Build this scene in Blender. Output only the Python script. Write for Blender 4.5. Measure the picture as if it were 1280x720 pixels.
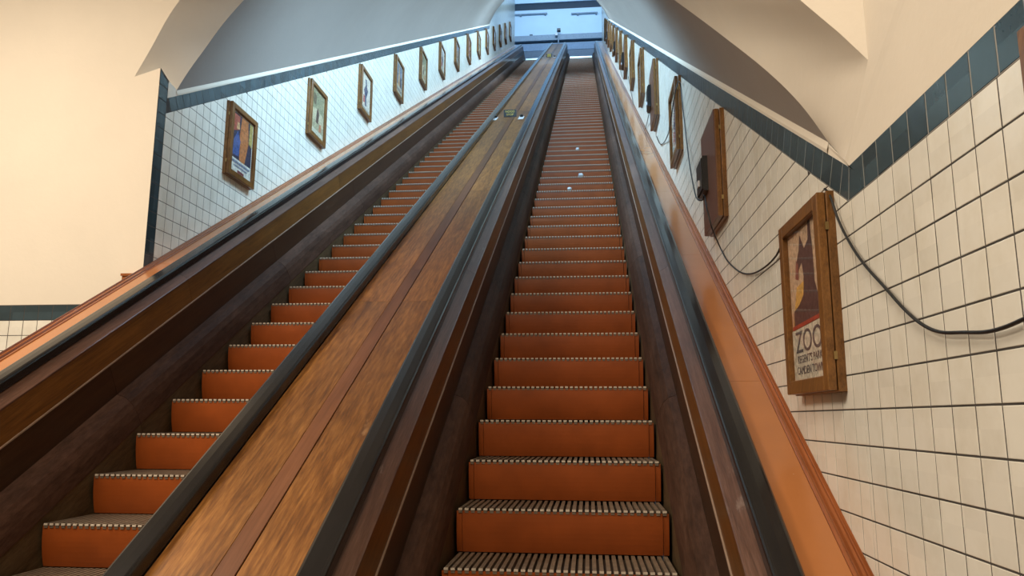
import bpy, bmesh, math, random
from mathutils import Vector, Matrix
random.seed(7)
for o in list(bpy.data.objects): bpy.data.objects.remove(o)
SC = bpy.context.scene; COL = SC.collection
pi, sin, cos, tan, rad = math.pi, math.sin, math.cos, math.tan, math.radians
CZ = 1.6                                   # eye height above the hall floor; all numbers below are relative to the eye

# ------------------------------------------------------------------ camera
FPX, HX, HY, ROLL = 947.0, 736.5, 523.3, 0.0038
th = math.atan2(HY-360, FPX); psi = math.atan2(HX-640, math.hypot(FPX, HY-360))
fw = Vector((-sin(psi), cos(psi), 0)); rt = Vector((cos(psi), sin(psi), 0)); up = Vector((0, 0, 1))
FWD = fw*cos(th)+up*sin(th); UPC = -fw*sin(th)+up*cos(th)
R2 = rt*cos(ROLL)+UPC*sin(ROLL); U2 = -rt*sin(ROLL)+UPC*cos(ROLL)
cam = bpy.data.cameras.new('camera'); camo = bpy.data.objects.new('camera', cam); COL.objects.link(camo)
cam.sensor_width = 36; cam.lens = FPX*36/1280; cam.clip_start = 0.02; cam.clip_end = 300
camo.matrix_world = Matrix(((R2.x, U2.x, -FWD.x, 0), (R2.y, U2.y, -FWD.y, 0), (R2.z, U2.z, -FWD.z, CZ), (0, 0, 0, 1)))
SC.camera = camo
def ray(u, v): return (R2*((u-640)/FPX) - U2*((v-360)/FPX) + FWD)
def atX(u, v, X): d = ray(u, v); return d*(X/d.x)
def atY(u, v, Y): d = ray(u, v); return d*(Y/d.y)

SL = rad(30.2)
E = Vector((0, cos(SL), sin(SL))); EN = Vector((0, -sin(SL), cos(SL)))
def SN(x, s, n): p = E*s - EN*n; p.x = x; return p   # n: distance below the eye, square to the slope
def hit(u, v, n):
    d = ray(u, v); return d*(-n/d.dot(EN))

# ------------------------------------------------------------------ world, lights, exposure
w = bpy.data.worlds.new('world'); SC.world = w; w.use_nodes = True
w.node_tree.nodes['Background'].inputs[0].default_value = (0.75, 0.86, 1, 1)
w.node_tree.nodes['Background'].inputs[1].default_value = 0.03
def area(name, loc, direction, size, size_y, power, col, spin=None, spread=180):
    l = bpy.data.lights.new(name, 'AREA'); l.shape = 'RECTANGLE'; l.size = size; l.size_y = size_y
    l.energy = power; l.color = col; l.spread = rad(spread)
    o = bpy.data.objects.new(name, l); COL.objects.link(o)
    z = -Vector(direction).normalized(); y = Vector(spin or (0, 1, 0)); x = y.cross(z).normalized(); y = z.cross(x)
    o.matrix_world = Matrix(((x.x, y.x, z.x, loc[0]), (x.y, y.y, z.y, loc[1]), (x.z, y.z, z.z, loc[2]+CZ), (0, 0, 0, 1)))
    return o
WARM = (1.0, 0.86, 0.69); COOL = (0.47, 0.75, 1.0); BLUE = (0.50, 0.73, 1.0)
area('hall_light', (-4.3, 1.9, 3.8), (0, 0, -1), 2.0, 1.4, 285, WARM)
area('hall_light', (-1.2, -0.6, 3.8), (0, 0, -1), 2.0, 1.4, 225, WARM)  # second hall light, unseen, added for the right wall
for i, s in enumerate((8.15, 11.6, 15.05, 18.5, 21.95, 24.4)):
    for sg in (-1, 1):               # unseen tubes presumed along the crown; paired tilt added to light walls, not deck
        p = SN(-1.13+sg*.06, s, -0.62); q = Vector((sg*cos(rad(48)), 0, 0))-EN*sin(rad(48))
        area('tunnel_lamp', p, q, 0.14, 3.3, 82, COOL, spin=E, spread=112)
area('landing_fill', (-1.1, 34.0, 23.9), (0, 1, -.45), 7.0, 0.8, 420, BLUE, spin=(0, .45, 1))  # unseen fill added to brighten the landing wall, faced away from deck reflections
area('landing_fill', (-1.1, 24.6, 19.3), (0, 0.55, -1), 2.4, 1.2, 420, COOL)  # unseen fill added to brighten the risers near the top
SC.view_settings.view_transform = 'Standard'; SC.view_settings.look = 'None'
SC.view_settings.gamma = 1; SC.view_settings.use_curve_mapping = False
SC.view_settings.exposure = 0.0
SC.cycles.use_denoising = True; SC.cycles.max_bounces = 8; SC.cycles.caustics_reflective = False; SC.cycles.caustics_refractive = False

# ------------------------------------------------------------------ materials
MATS = {}
def nmat(name):
    m = bpy.data.materials.new(name); m.use_nodes = True; MATS[name] = m
    nt = m.node_tree; return m, nt, nt.nodes['Principled BSDF']
def lk(nt, a, b): nt.links.new(a, b)
def node(nt, t, **kw):
    n = nt.nodes.new(t)
    for k, v in kw.items(): setattr(n, k, v)
    return n
def ramp(nt, stops):
    r = node(nt, 'ShaderNodeValToRGB'); el = r.color_ramp.elements
    while len(el) < len(stops): el.new(0.5)
    for e, (p, c) in zip(el, stops): e.position = p; e.color = (*c, 1)
    return r
def slope_coords(nt):
    """(x, along slope, square to slope) of the world position"""
    g = node(nt, 'ShaderNodeNewGeometry'); sx = node(nt, 'ShaderNodeSeparateXYZ'); lk(nt, g.outputs['Position'], sx.inputs[0])
    out = node(nt, 'ShaderNodeCombineXYZ'); lk(nt, sx.outputs[0], out.inputs[0])
    for k, vec in ((1, E), (2, EN)):
        d = node(nt, 'ShaderNodeVectorMath', operation='DOT_PRODUCT'); lk(nt, g.outputs['Position'], d.inputs[0]); d.inputs[1].default_value = vec
        lk(nt, d.outputs['Value'], out.inputs[k])
    return out.outputs[0]
def scaled(nt, vec, s):
    m = node(nt, 'ShaderNodeVectorMath', operation='MULTIPLY'); lk(nt, vec, m.inputs[0]); m.inputs[1].default_value = s; return m.outputs[0]
def noise(nt, vec, scale=1, detail=4, rough=.55, dist=0):
    n = node(nt, 'ShaderNodeTexNoise'); lk(nt, vec, n.inputs['Vector']); n.inputs['Scale'].default_value = scale
    n.inputs['Detail'].default_value = detail; n.inputs['Roughness'].default_value = rough; n.inputs['Distortion'].default_value = dist
    return n.outputs[0]
def mixc(nt, fac, a, b, mode='MIX'):
    m = node(nt, 'ShaderNodeMix', data_type='RGBA', blend_type=mode)
    for s, v in ((m.inputs[0], fac), (m.inputs[6], a), (m.inputs[7], b)):
        if hasattr(v, 'is_output'): lk(nt, v, s)
        else: s.default_value = v if not isinstance(v, tuple) else (*v, 1)
    return m.outputs[2]
def bump(nt, bs, h, strength=.2, dist=.01):
    b = node(nt, 'ShaderNodeBump'); b.inputs['Strength'].default_value = strength; b.inputs['Distance'].default_value = dist
    lk(nt, h, b.inputs['Height']); lk(nt, b.outputs[0], bs.inputs['Normal'])
def plain(name, col, rough=.5, metal=0, spec=.5, coat=0, var=.12, nscale=12, bmp=0):
    m, nt, b = nmat(name); v = slope_coords(nt); n = noise(nt, v, nscale, 5)
    r = ramp(nt, [(.3, tuple(c*(1-var) for c in col)), (.7, tuple(min(1, c*(1+var)) for c in col))]); lk(nt, n, r.inputs[0])
    lk(nt, r.outputs[0], b.inputs['Base Color'])
    b.inputs['Roughness'].default_value = rough; b.inputs['Metallic'].default_value = metal
    b.inputs['Specular IOR Level'].default_value = spec; b.inputs['Coat Weight'].default_value = coat; b.inputs['Coat Roughness'].default_value = .12
    if bmp: bump(nt, b, n, bmp, .004)
    return m
def wood(name, dark, mid, light, rough=.35, coat=.3, sc=(26, 1.3, 26), wear=None, bmp=.12, fs=(7, 6, 7), fmix=.35, spec=.3):
    m, nt, b = nmat(name); v = slope_coords(nt)
    oi = node(nt, 'ShaderNodeObjectInfo'); off = node(nt, 'ShaderNodeCombineXYZ'); lk(nt, oi.outputs['Random'], off.inputs[1])
    offs = scaled(nt, off.outputs[0], (0, 9, 0)); ad = node(nt, 'ShaderNodeVectorMath', operation='ADD'); lk(nt, v, ad.inputs[0]); lk(nt, offs, ad.inputs[1]); v2 = ad.outputs[0]
    g = noise(nt, scaled(nt, v2, sc), 1, 7, .62, 1.2)
    r = ramp(nt, [(.28, dark), (.5, mid), (.74, light)]); lk(nt, g, r.inputs[0])
    fine = noise(nt, scaled(nt, v2, (sc[0]*fs[0], sc[1]*fs[1], sc[2]*fs[2])), 1, 4, .65)
    fr_ = ramp(nt, [(.36, dark), (.50, mid), (.64, light)]); lk(nt, fine, fr_.inputs[0])
    c = mixc(nt, fmix, r.outputs[0], fr_.outputs[0], 'MIX'); b.inputs['Specular IOR Level'].default_value = spec
    blot = noise(nt, scaled(nt, v2, (3, .8, 3)), 1, 3)
    rb = ramp(nt, [(.35, (.72, .70, .68)), (.7, (1.12, 1.1, 1.05))]); lk(nt, blot, rb.inputs[0])
    c = mixc(nt, 1.0, c, rb.outputs[0], 'MULTIPLY')
    rv = node(nt, 'ShaderNodeMapRange'); lk(nt, oi.outputs['Random'], rv.inputs[0]); rv.inputs[3].default_value = .84; rv.inputs[4].default_value = 1.14
    hs = node(nt, 'ShaderNodeHueSaturation'); lk(nt, rv.outputs[0], hs.inputs['Value']); lk(nt, c, hs.inputs['Color']); c = hs.outputs[0]
    if wear:
        wn = noise(nt, scaled(nt, v2, (9, 2.2, 9)), 1, 6, .7); wr = ramp(nt, [(.62, (0, 0, 0)), (.78, (1, 1, 1))]); lk(nt, wn, wr.inputs[0])
        c = mixc(nt, wr.outputs[0], c, wear)
    lk(nt, c, b.inputs['Base Color']); b.inputs['Roughness'].default_value = rough
    b.inputs['Coat Weight'].default_value = coat; b.inputs['Coat Roughness'].default_value = .15
    bump(nt, b, fine, bmp, .003)
    return m
def tilemat(name, col, var, rough, seed, hue=.0):
    m, nt, b = nmat(name); g = node(nt, 'ShaderNodeNewGeometry')
    q = node(nt, 'ShaderNodeVectorMath', operation='MULTIPLY'); lk(nt, g.outputs['Position'], q.inputs[0]); q.inputs[1].default_value = (1, 1/.105, 1/.1055)
    fl = node(nt, 'ShaderNodeVectorMath', operation='FLOOR'); lk(nt, q.outputs[0], fl.inputs[0])
    wn = node(nt, 'ShaderNodeTexWhiteNoise'); lk(nt, fl.outputs[0], wn.inputs['Vector'])
    r = ramp(nt, [(0, tuple(c*(1-var) for c in col)), (1, tuple(min(1, c*(1+var*.6)) for c in col))]); lk(nt, wn.outputs[0], r.inputs[0])
    st = noise(nt, g.outputs['Position'], 5, 6, .65); sr = ramp(nt, [(.3, (.90, .88, .84)), (.55, (1, 1, 1))]); lk(nt, st, sr.inputs[0])
    lk(nt, mixc(nt, 1.0, r.outputs[0], sr.outputs[0], 'MULTIPLY'), b.inputs['Base Color'])
    b.inputs['Roughness'].default_value = rough; b.inputs['Specular IOR Level'].default_value = .5
    bump(nt, b, noise(nt, g.outputs['Position'], 14, 2), .10, .01)
    return m
def plaster(name, col):
    m, nt, b = nmat(name); g = node(nt, 'ShaderNodeNewGeometry')
    n = noise(nt, g.outputs['Position'], 2.2, 6, .6); r = ramp(nt, [(.3, tuple(c*.95 for c in col)), (.7, col)]); lk(nt, n, r.inputs[0])
    lk(nt, r.outputs[0], b.inputs['Base Color']); b.inputs['Roughness'].default_value = .75; b.inputs['Specular IOR Level'].default_value = .25
    bump(nt, b, noise(nt, g.outputs['Position'], 30, 5), .10, .01)
    return m
M_TILE = tilemat('cream_tile', (.82, .785, .69), .05, .2, 1)
M_BLUE = tilemat('slate_tile', (.040, .066, .080), .35, .22, 2)
M_GPALE = plain('pale_grout', (.33, .31, .28), .9, var=.2, nscale=6)
M_GROUT = plain('grout', (.060, .052, .045), .9, var=.35, nscale=6)
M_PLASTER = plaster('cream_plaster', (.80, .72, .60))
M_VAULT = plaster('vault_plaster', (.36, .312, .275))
M_HALL = plaster('hall_plaster', (.46, .41, .34))  # unseen hall surfaces, made darker than cream_plaster to cut bounce light
M_FLOOR = plain('floor_stone', (.10, .09, .08), .6)
M_DECK = wood('oak_deck', (.080, .028, .007), (.23, .092, .020), (.42, .195, .052), .42, .1, sc=(16, 1.6, 16), wear=(.36, .21, .10), fs=(5, 4.5, 5), fmix=.45)
M_STRIP = wood('brown_strip', (.10, .037, .014), (.145, .057, .024), (.18, .075, .034), .45, .1, sc=(14, .8, 14))
M_BOARD = wood('board', (.055, .022, .005), (.135, .055, .012), (.20, .088, .022), .4, .15)
M_PANEL = wood('dark_panel', (.020, .010, .005), (.036, .018, .009), (.055, .028, .014), .42, .1)
M_SKIRT = wood('skirt_wood', (.035, .018, .012), (.075, .038, .025), (.12, .064, .045), .6, .0, sc=(9, 2.5, 9), spec=.12)
M_PLATE = wood('plate_wood', (.035, .022, .010), (.085, .055, .026), (.14, .095, .05), .55, .05, sc=(14, 3, 14))
M_LEDGE = wood('worn_ledge', (.050, .024, .016), (.105, .050, .032), (.17, .095, .07), .38, .3, wear=(.30, .24, .21), sc=(40, 2, 40))
M_BEAD = plain('bead', (.26, .18, .13), .32, spec=.4)
M_RUBBER = plain('black_rubber', (.014, .013, .013), .18, spec=.42, coat=.0, var=.15, nscale=4)
M_GUIDE = plain('handrail_guide', (.05, .05, .055), .3, metal=.6)
def chipped(m, col, lo=.735):
    nt = m.node_tree; b = nt.nodes['Principled BSDF']; src = b.inputs['Base Color'].links[0].from_socket; v = slope_coords(nt)
    r = ramp(nt, [(lo, (0, 0, 0)), (lo+.012, (1, 1, 1))]); lk(nt, noise(nt, scaled(nt, v, (26, 15, 26)), 1, 5, .6), r.inputs[0]); lk(nt, mixc(nt, r.outputs[0], src, col), b.inputs['Base Color'])
M_ORANGE = plain('orange_paint', (.40, .150, .047), .26, spec=.5, coat=.3, var=.08, nscale=2.5)
chipped(M_ORANGE, (.55, .42, .30))
M_MOULD = wood('orange_moulding', (.20, .060, .018), (.30, .095, .030), (.38, .13, .045), .22, .5, sc=(12, .8, 12), bmp=.05)
M_RISER = plain('riser_paint', (.31, .068, .012), .40, spec=.35, coat=.05, var=.13, nscale=7)
M_CLEAT = plain('cleat_wood', (.17, .125, .085), .5, var=.3, nscale=30)
M_CLEATEND = plain('cleat_tip', (.62, .53, .42), .35, var=.08, spec=.6)
M_STEP = plain('step_body', (.045, .030, .02), .7)
M_FRAME = wood('frame_wood', (.095, .038, .009), (.20, .088, .022), (.30, .14, .04), .32, .25, sc=(30, 30, 3))
M_FBOARD = plain('brown_board', (.13, .050, .025), .38, coat=.2, var=.1, nscale=3)
M_BRASS = plain('brass', (.40, .28, .12), .4, metal=1)
M_CABLE = plain('cable', (.012, .012, .012), .45)
M_WHITE = plain('white_plate', (.75, .75, .78), .4)
M_YELLOW = plain('yellow_paint', (.80, .60, .08), .5)
M_BLACK = plain('black_paint', (.012, .012, .012), .35)
M_LWALL = plain('landing_wall', (.62, .76, .86), .5, var=.06, nscale=.6)
M_LSILL = plain('landing_sill', (.26, .32, .38), .5)
M_LDARK = plain('landing_beam', (.015, .03, .05), .4)
M_LPANEL = plain('landing_panel', (.13, .22, .33), .4)
M_LLOW = plain('landing_low', (.04, .08, .13), .4)
M_METAL = plain('pale_metal', (.62, .64, .66), .3, metal=.5)
def glass():
    m, nt, b = nmat('pane_glass'); out = nt.nodes['Material Output']
    t = node(nt, 'ShaderNodeBsdfTransparent'); g = node(nt, 'ShaderNodeBsdfGlossy'); g.inputs['Roughness'].default_value = .03
    fr = node(nt, 'ShaderNodeFresnel'); fr.inputs[0].default_value = 1.5; mx = node(nt, 'ShaderNodeMixShader')
    ge = node(nt, 'ShaderNodeNewGeometry'); fm_ = node(nt, 'ShaderNodeMath', operation='SUBTRACT'); fm_.use_clamp = True; lk(nt, fr.outputs[0], fm_.inputs[0]); lk(nt, ge.outputs['Backfacing'], fm_.inputs[1]); lk(nt, fm_.outputs[0], mx.inputs[0]); lk(nt, t.outputs[0], mx.inputs[1]); lk(nt, g.outputs[0], mx.inputs[2]); lk(nt, mx.outputs[0], out.inputs[0]); return m
M_GLASS = glass()
_flat = {}
def flat(c, rough=.6):
    k = tuple(c)
    if k not in _flat: _flat[k] = plain('print_%d' % len(_flat), c, rough, var=.38, nscale=48)
    return _flat[k]

# ------------------------------------------------------------------ object helpers
def wloc(o):
    p = Vector((0, 0, 0))
    while o: p += o.location; o = o.parent
    return p
def link(name, me, parent=None, loc=(0, 0, 0)):
    o = bpy.data.objects.new(name, me); COL.objects.link(o); o.parent = parent; o.location = loc; return o
def mesh(name, verts, faces, mats, fm=None, smooth=False, recalc=True):
    me = bpy.data.meshes.new(name); me.from_pydata([tuple(v) for v in verts], [], faces)
    for m in (mats if isinstance(mats, (list, tuple)) else [mats]): me.materials.append(m)
    if fm: me.polygons.foreach_set('material_index', fm)
    if smooth: me.polygons.foreach_set('use_smooth', [True]*len(me.polygons))
    if recalc:
        bm = bmesh.new(); bm.from_mesh(me); bmesh.ops.recalc_face_normals(bm, faces=bm.faces); bm.to_mesh(me); bm.free()
    me.update(); return me
def wobj(name, verts, faces, mats, parent=None, fm=None, smooth=False):
    """verts in eye coordinates; the object is placed at the parent's origin (or the mesh's base)"""
    vs = [Vector(v)+Vector((0, 0, CZ)) for v in verts]
    if parent: base = wloc(parent); loc = (0, 0, 0)
    else:
        base = Vector((sum(v.x for v in vs)/len(vs), min(v.y for v in vs), min(v.z for v in vs))); loc = base
    return link(name, mesh(name, [v-base for v in vs], faces, mats, fm, smooth), parent, loc)
def thing(name, label, cat, loc, group=None):
    o = bpy.data.objects.new(name, None); COL.objects.link(o); o.empty_display_size = .1
    o.location = Vector(loc)+Vector((0, 0, CZ)); tag(o, label, cat, group); return o
def tag(o, label, cat, group=None):
    o['label'] = label; o['category'] = cat
    if group: o['group'] = group
    return o
def struct(o, label=None, cat=None):
    o['kind'] = 'structure'
    if label: o['label'] = label
    if cat: o['category'] = cat
    return o
def boxgeo(x0, x1, y0, y1, z0, z1, V=None, F=None):
    V = [] if V is None else V; F = [] if F is None else F; b = len(V)
    V += [Vector(p) for p in ((x0, y0, z0), (x1, y0, z0), (x1, y1, z0), (x0, y1, z0), (x0, y0, z1), (x1, y0, z1), (x1, y1, z1), (x0, y1, z1))]
    F += [tuple(b+i for i in f) for f in ((3, 2, 1, 0), (4, 5, 6, 7), (0, 1, 5, 4), (1, 2, 6, 5), (2, 3, 7, 6), (3, 0, 4, 7))]
    return V, F
def tubegeo(pts, r, n=8):
    P = [Vector(p) for p in pts]
    Q = []                                   # Catmull-Rom resample
    for i in range(len(P)-1):
        a, b, c, d = P[max(i-1, 0)], P[i], P[i+1], P[min(i+2, len(P)-1)]
        for k in range(6):
            t = k/6; Q.append(.5*((2*b)+(c-a)*t+(2*a-5*b+4*c-d)*t*t+(3*b-a-3*c+d)*t**3))
    Q.append(P[-1]); V, F = [], []
    for i, p in enumerate(Q):
        t = (Q[min(i+1, len(Q)-1)]-Q[max(i-1, 0)]).normalized(); a = t.cross(Vector((.9, .1, .3))).normalized(); b = t.cross(a)
        V += [p+a*r*cos(2*pi*j/n)+b*r*sin(2*pi*j/n) for j in range(n)]
    for i in range(len(Q)-1):
        for j in range(n): F.append((i*n+j, i*n+(j+1) % n, (i+1)*n+(j+1) % n, (i+1)*n+j))
    F += [tuple(range(n))[::-1], tuple(range((len(Q)-1)*n, len(Q)*n))]
    return V, F

# ------------------------------------------------------------------ main dimensions
XC, XL, XR = -1.13, -3.065, .805
SR = (-.634, .366); SLX = (-2.626, -1.626)            # step edges of the two flights
NN = 2.217; ZF = -1.6; STOP = 35.5; ZTOP = SN(0, STOP, NN).z
YF = 4.885; YEND = 31.3
ALPHA = rad(65); N0 = .47; RV = 1.935/sin(ALPHA); C0 = -N0-RV*cos(ALPHA)
def vault(phi, s): p = E*s + EN*(C0+RV*cos(phi)); p.x = XC+RV*sin(phi); return p
def crom(a, b, c, d, t): return .5*((2*b)+(c-a)*t+(2*a-5*b+4*c-d)*t*t+(3*b-a-3*c+d)*t**3)
def interp(t, tab):
    for i in range(len(tab)-1):
        if t <= tab[i+1][0]+1e-9:
            x0, x1 = tab[i][0], tab[i+1][0]; h = x1-x0; u = max(0, (t-x0)/h)
            def m(j):
                if j == 0: return (tab[1][1]-tab[0][1])/(tab[1][0]-tab[0][0])
                if j == len(tab)-1: return (tab[j][1]-tab[j-1][1])/(tab[j][0]-tab[j-1][0])
                return (tab[j+1][1]-tab[j-1][1])/(tab[j+1][0]-tab[j-1][0])
            return (2*u**3-3*u*u+1)*tab[i][1]+(u**3-2*u*u+u)*h*m(i)+(-2*u**3+3*u*u)*tab[i+1][1]+(u**3-u*u)*h*m(i+1)
    return tab[-1][1]
def interp_linear(t, tab):
    for (a, b), (c, d) in zip(tab, tab[1:]):
        if t <= c: return b+(d-b)*(t-a)/(c-a)
    return tab[-1][1]
SEDGE = [(-65, 5.628), (-60, 5.771), (-56, 5.884), (-50.7, 5.981), (-43.9, 6.095), (-20, 6.38), (0, 6.46), (20, 6.35), (35, 5.9), (43, 5.4), (49.7, 4.635), (55.4, 3.73), (58.9, 3.12), (61.6, 2.80), (65, 2.60)]
Iphi = [-65, -58, -52, -45, -35, -22, -8, 8, 20, 32, 42, 50, 55.5, 60, 63, 65]
NSUB = 5
Iphi = [a+(b-a)*k/NSUB for a, b in zip(Iphi, Iphi[1:]) for k in range(NSUB)]+[65]
phis = Iphi

# ------------------------------------------------------------------ shell: vault, arch, hall
V, F = [], []
ns = 24
for a in phis:
    s0 = interp(a, SEDGE)
    for k in range(ns+1): V.append(vault(rad(a), s0+(26.1-s0)*k/ns))
for i in range(len(phis)-1):
    for k in range(ns): F.append((i*(ns+1)+k, (i+1)*(ns+1)+k, (i+1)*(ns+1)+k+1, i*(ns+1)+k+1))
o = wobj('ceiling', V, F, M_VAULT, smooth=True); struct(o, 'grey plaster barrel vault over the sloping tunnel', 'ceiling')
# plaster ledge between border tiles and vault
for nm, X, sg, s0 in (('trim_1', XL, 1, 5.628), ('trim_2', XR, -1, 2.60)):
    V, F = [], []
    for s in (s0, 26.1):
        for dx, n in ((0, .505), (.004*sg, .503), (.006*sg, .490), (.003*sg, .466)): V.append(SN(X+dx, s, n))
    for k in range(3): F.append((k, k+1, 5+k, 4+k))
    struct(wobj(nm, V, F, M_PLASTER), 'thin plaster fillet above the sloping slate tile border', 'trim')
# oblique entrance arch: outer edge O, inner edge on the vault
def onobl(u, v):                     # oblique face from (XR, 2.1) to (-2.9, YF)
    m = (YF-2.1)/(-2.9-XR); d = ray(u, v); t = (2.1-m*XR)/(d.y-m*d.x); return d*t
def obl(x, z): return Vector((x, 2.1+(YF-2.1)*(x-XR)/(-2.9-XR), z))
O = [atY(168, 96, YF), atY(190, 58, YF), atY(208, 25, YF), atY(225, 0, YF), Vector((-2.75, YF-.08, 3.32)), obl(-2.3, 3.75), obl(-1.6, 3.95), obl(-.9, 3.6), obl(-.3, 3.05), obl(.15, 2.45), obl(.45, 1.8), onobl(1000, 0), onobl(1050, 42), onobl(1085, 75), atX(1066, 165, XR-.002), atX(1056, 200, XR-.004)]
OC = O; O = []
for i in range(len(OC)-1):
    for k in range(NSUB):
        a = OC[i-1] if i not in (0, 13) else OC[i]*2-OC[i+1]
        d = OC[i+2] if i+2 < len(OC) and i != 12 else OC[i+1]*2-OC[i]
        q = crom(a, OC[i], OC[i+1], d, k/NSUB) if i < 10 else OC[i].lerp(OC[i+1], k/NSUB)
        if i < 3: q.y = YF
        O.append(q)
O.append(OC[-1])
I = [vault(rad(a), interp(a, SEDGE)) for a in Iphi]
V, F = [], []; m = 8
for a, b in zip(O, I):
    for k in range(m+1):
        t = k/m; V.append(a.lerp(b, t))
for i in range(len(O)-1):
    for k in range(m): F.append((i*(m+1)+k, i*(m+1)+k+1, (i+1)*(m+1)+k+1, (i+1)*(m+1)+k))
struct(wobj('trim_3', V, F, M_PLASTER, smooth=True), 'plaster soffit of the arch where the tunnel meets the hall', 'trim')
struct(wobj('trim_8', [Vector((XR-.001, 2.322, .767)), O[-1], I[-1]+Vector((-.002, 0, 0)), SN(XR-.001, 2.75, .468), SN(XR-.001, 2.75, .505), SN(XR-.001, 2.35, .505)], [(0, 1, 2, 3, 4, 5)], M_PLASTER), 'rough plaster patch where border, vault and arch meet', 'trim')
# front wall (left of the mouth and over the arch)
ZC = 4.2; V, F = [], []
def poly(pts):
    b = len(V); V.extend(pts); F.append(tuple(range(b, b+len(pts))))
jt = Vector((XL-.005, YF, 2.508))
poly([Vector((-8, YF, ZF)), Vector((XL, YF, ZF)), jt, O[0], Vector((O[0].x, YF, ZC)), Vector((-8, YF, ZC))])
for a, b in zip(O[:13*NSUB], O[1:13*NSUB+1]): poly([a, b, Vector((b.x, b.y, ZC)), Vector((a.x, a.y, ZC))])
poly([O[0], jt, Vector((XL, 5.0, 2.46)), I[0]])                # ledge at the jamb top
WF = struct(wobj('wall_front', V, F, M_PLASTER), 'cream plaster wall left of the tunnel mouth', 'wall')
# hall walls, ceiling, floor
def wallobj(nm, pts, mat, label, cat):
    return struct(wobj(nm, pts, [tuple(range(len(pts)))], mat), label, cat)
wallobj('wall_right_upper', [Vector(p) for p in ((XR, -4, .768), (XR, 2.32, .768), (XR, 2.33, .775), OC[15], OC[14], OC[13], (XR, 2.1, ZC), (XR, -4, ZC))], M_PLASTER, 'cream plaster above the slate tile border at right', 'wall')
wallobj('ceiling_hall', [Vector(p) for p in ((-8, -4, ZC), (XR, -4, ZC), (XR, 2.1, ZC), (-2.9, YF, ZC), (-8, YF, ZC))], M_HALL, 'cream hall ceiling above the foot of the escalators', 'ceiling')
wallobj('wall_left', [Vector(p) for p in ((-8, -4, ZF), (-8, YF, ZF), (-8, YF, ZC), (-8, -4, ZC))], M_HALL, 'cream hall wall far to the left', 'wall')
wallobj('wall_back', [Vector(p) for p in ((-8, -4, ZF), (XR, -4, ZF), (XR, -4, ZC), (-8, -4, ZC))], M_HALL, 'cream hall wall behind the viewer', 'wall')
V, F = [], []
boxgeo(-8, XR, -4, 1.3, ZF-.1, ZF, V, F); boxgeo(-8, -3.1, 1.3, YF, ZF-.1, ZF, V, F)
struct(wobj('floor', V, F, M_FLOOR), 'grey stone hall floor at the foot of the escalators', 'floor')

# ------------------------------------------------------------------ tiled walls
PY, PZ, JT = .105, .1055, .0048
def clip(poly, a, b, c):             # keep a*y+b*z+c >= 0
    out = []
    for i in range(len(poly)):
        p, q = poly[i], poly[(i+1) % len(poly)]; dp = a*p[0]+b*p[1]+c; dq = a*q[0]+b*q[1]+c
        if dp >= 0: out.append(p)
        if (dp >= 0) != (dq >= 0): t = dp/(dp-dq); out.append((p[0]+(q[0]-p[0])*t, p[1]+(q[1]-p[1])*t))
    return out
def parea(poly): return .5*abs(sum(poly[i][0]*poly[(i+1) % len(poly)][1]-poly[(i+1) % len(poly)][0]*poly[i][1] for i in range(len(poly))))
def nline(n, above): # half plane on the given side of the slope line N=n, in (y, z)
    s = 1 if above else -1
    return (-sin(SL)*s, cos(SL)*s, n*s)
def pxarea(P3):
    q = []
    for p in P3:
        d = p.dot(FWD)
        if d < .3: return 0
        q.append((640+FPX*p.dot(R2)/d, 360-FPX*p.dot(U2)/d))
    cx = sum(a for a, b in q)/len(q); cy = sum(b for a, b in q)/len(q)
    if not (-20 < cx < 1300 and -20 < cy < 740): return 0
    return parea(q)
class TileWall:
    """pieces of tile on a vertical plane; map2(y, z, out) -> 3D"""
    def __init__(s, parent, to3): s.parent, s.to3, s.items = parent, to3, []
    def add(s, poly, mat, name):
        if len(poly) < 3 or parea(poly) < 2.5e-4: return
        s.items.append((pxarea([s.to3(a, b, 0) for a, b in poly]), poly, mat, name))
    def geo(s, poly, V, F):
        n = len(poly); cy = sum(p[0] for p in poly)/n; cz = sum(p[1] for p in poly)/n; b = len(V)
        ty, tz = random.gauss(0, .0028), random.gauss(0, .0028)
        for out, shr in ((-.0016, 0), (-.0006, 0), (0, .0014)):
            for y, z in poly:
                dy, dz = y-cy, z-cz; L = math.hypot(dy, dz) or 1; k = 1-shr*1.4/L
                V.append(s.to3(cy+dy*k, cz+dz*k, out+(ty*dy+tz*dz if out > -.001 else 0)))
        for l in range(2):
            for i in range(n): F.append((b+l*n+i, b+l*n+(i+1) % n, b+(l+1)*n+(i+1) % n, b+(l+1)*n+i))
        F.append(tuple(b+2*n+i for i in range(n)))
    def build(s, limit=300, minpx=22):
        s.items.sort(key=lambda t: -t[0]); cnt = {}; rest = {}
        for a, poly, mat, name in s.items:
            if cnt.get(name, 0) < limit and a > minpx:
                cnt[name] = cnt.get(name, 0)+1; V, F = [], []; s.geo(poly, V, F)
                n = len(poly); c = sum(V[2*n:], Vector())/n
                me = mesh(name, [v-c for v in V], F, mat); link(name, me, s.parent, c+Vector((0, 0, CZ))-wloc(s.parent))
            else: rest.setdefault((mat.name, name), []).append(poly)
        for (mn, name), ps in rest.items():
            V, F = [], []
            for p in ps: s.geo(p, V, F)
            o = wobj(name+'_field', V, F, MATS[mn], s.parent); o['kind'] = 'stuff'
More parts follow.
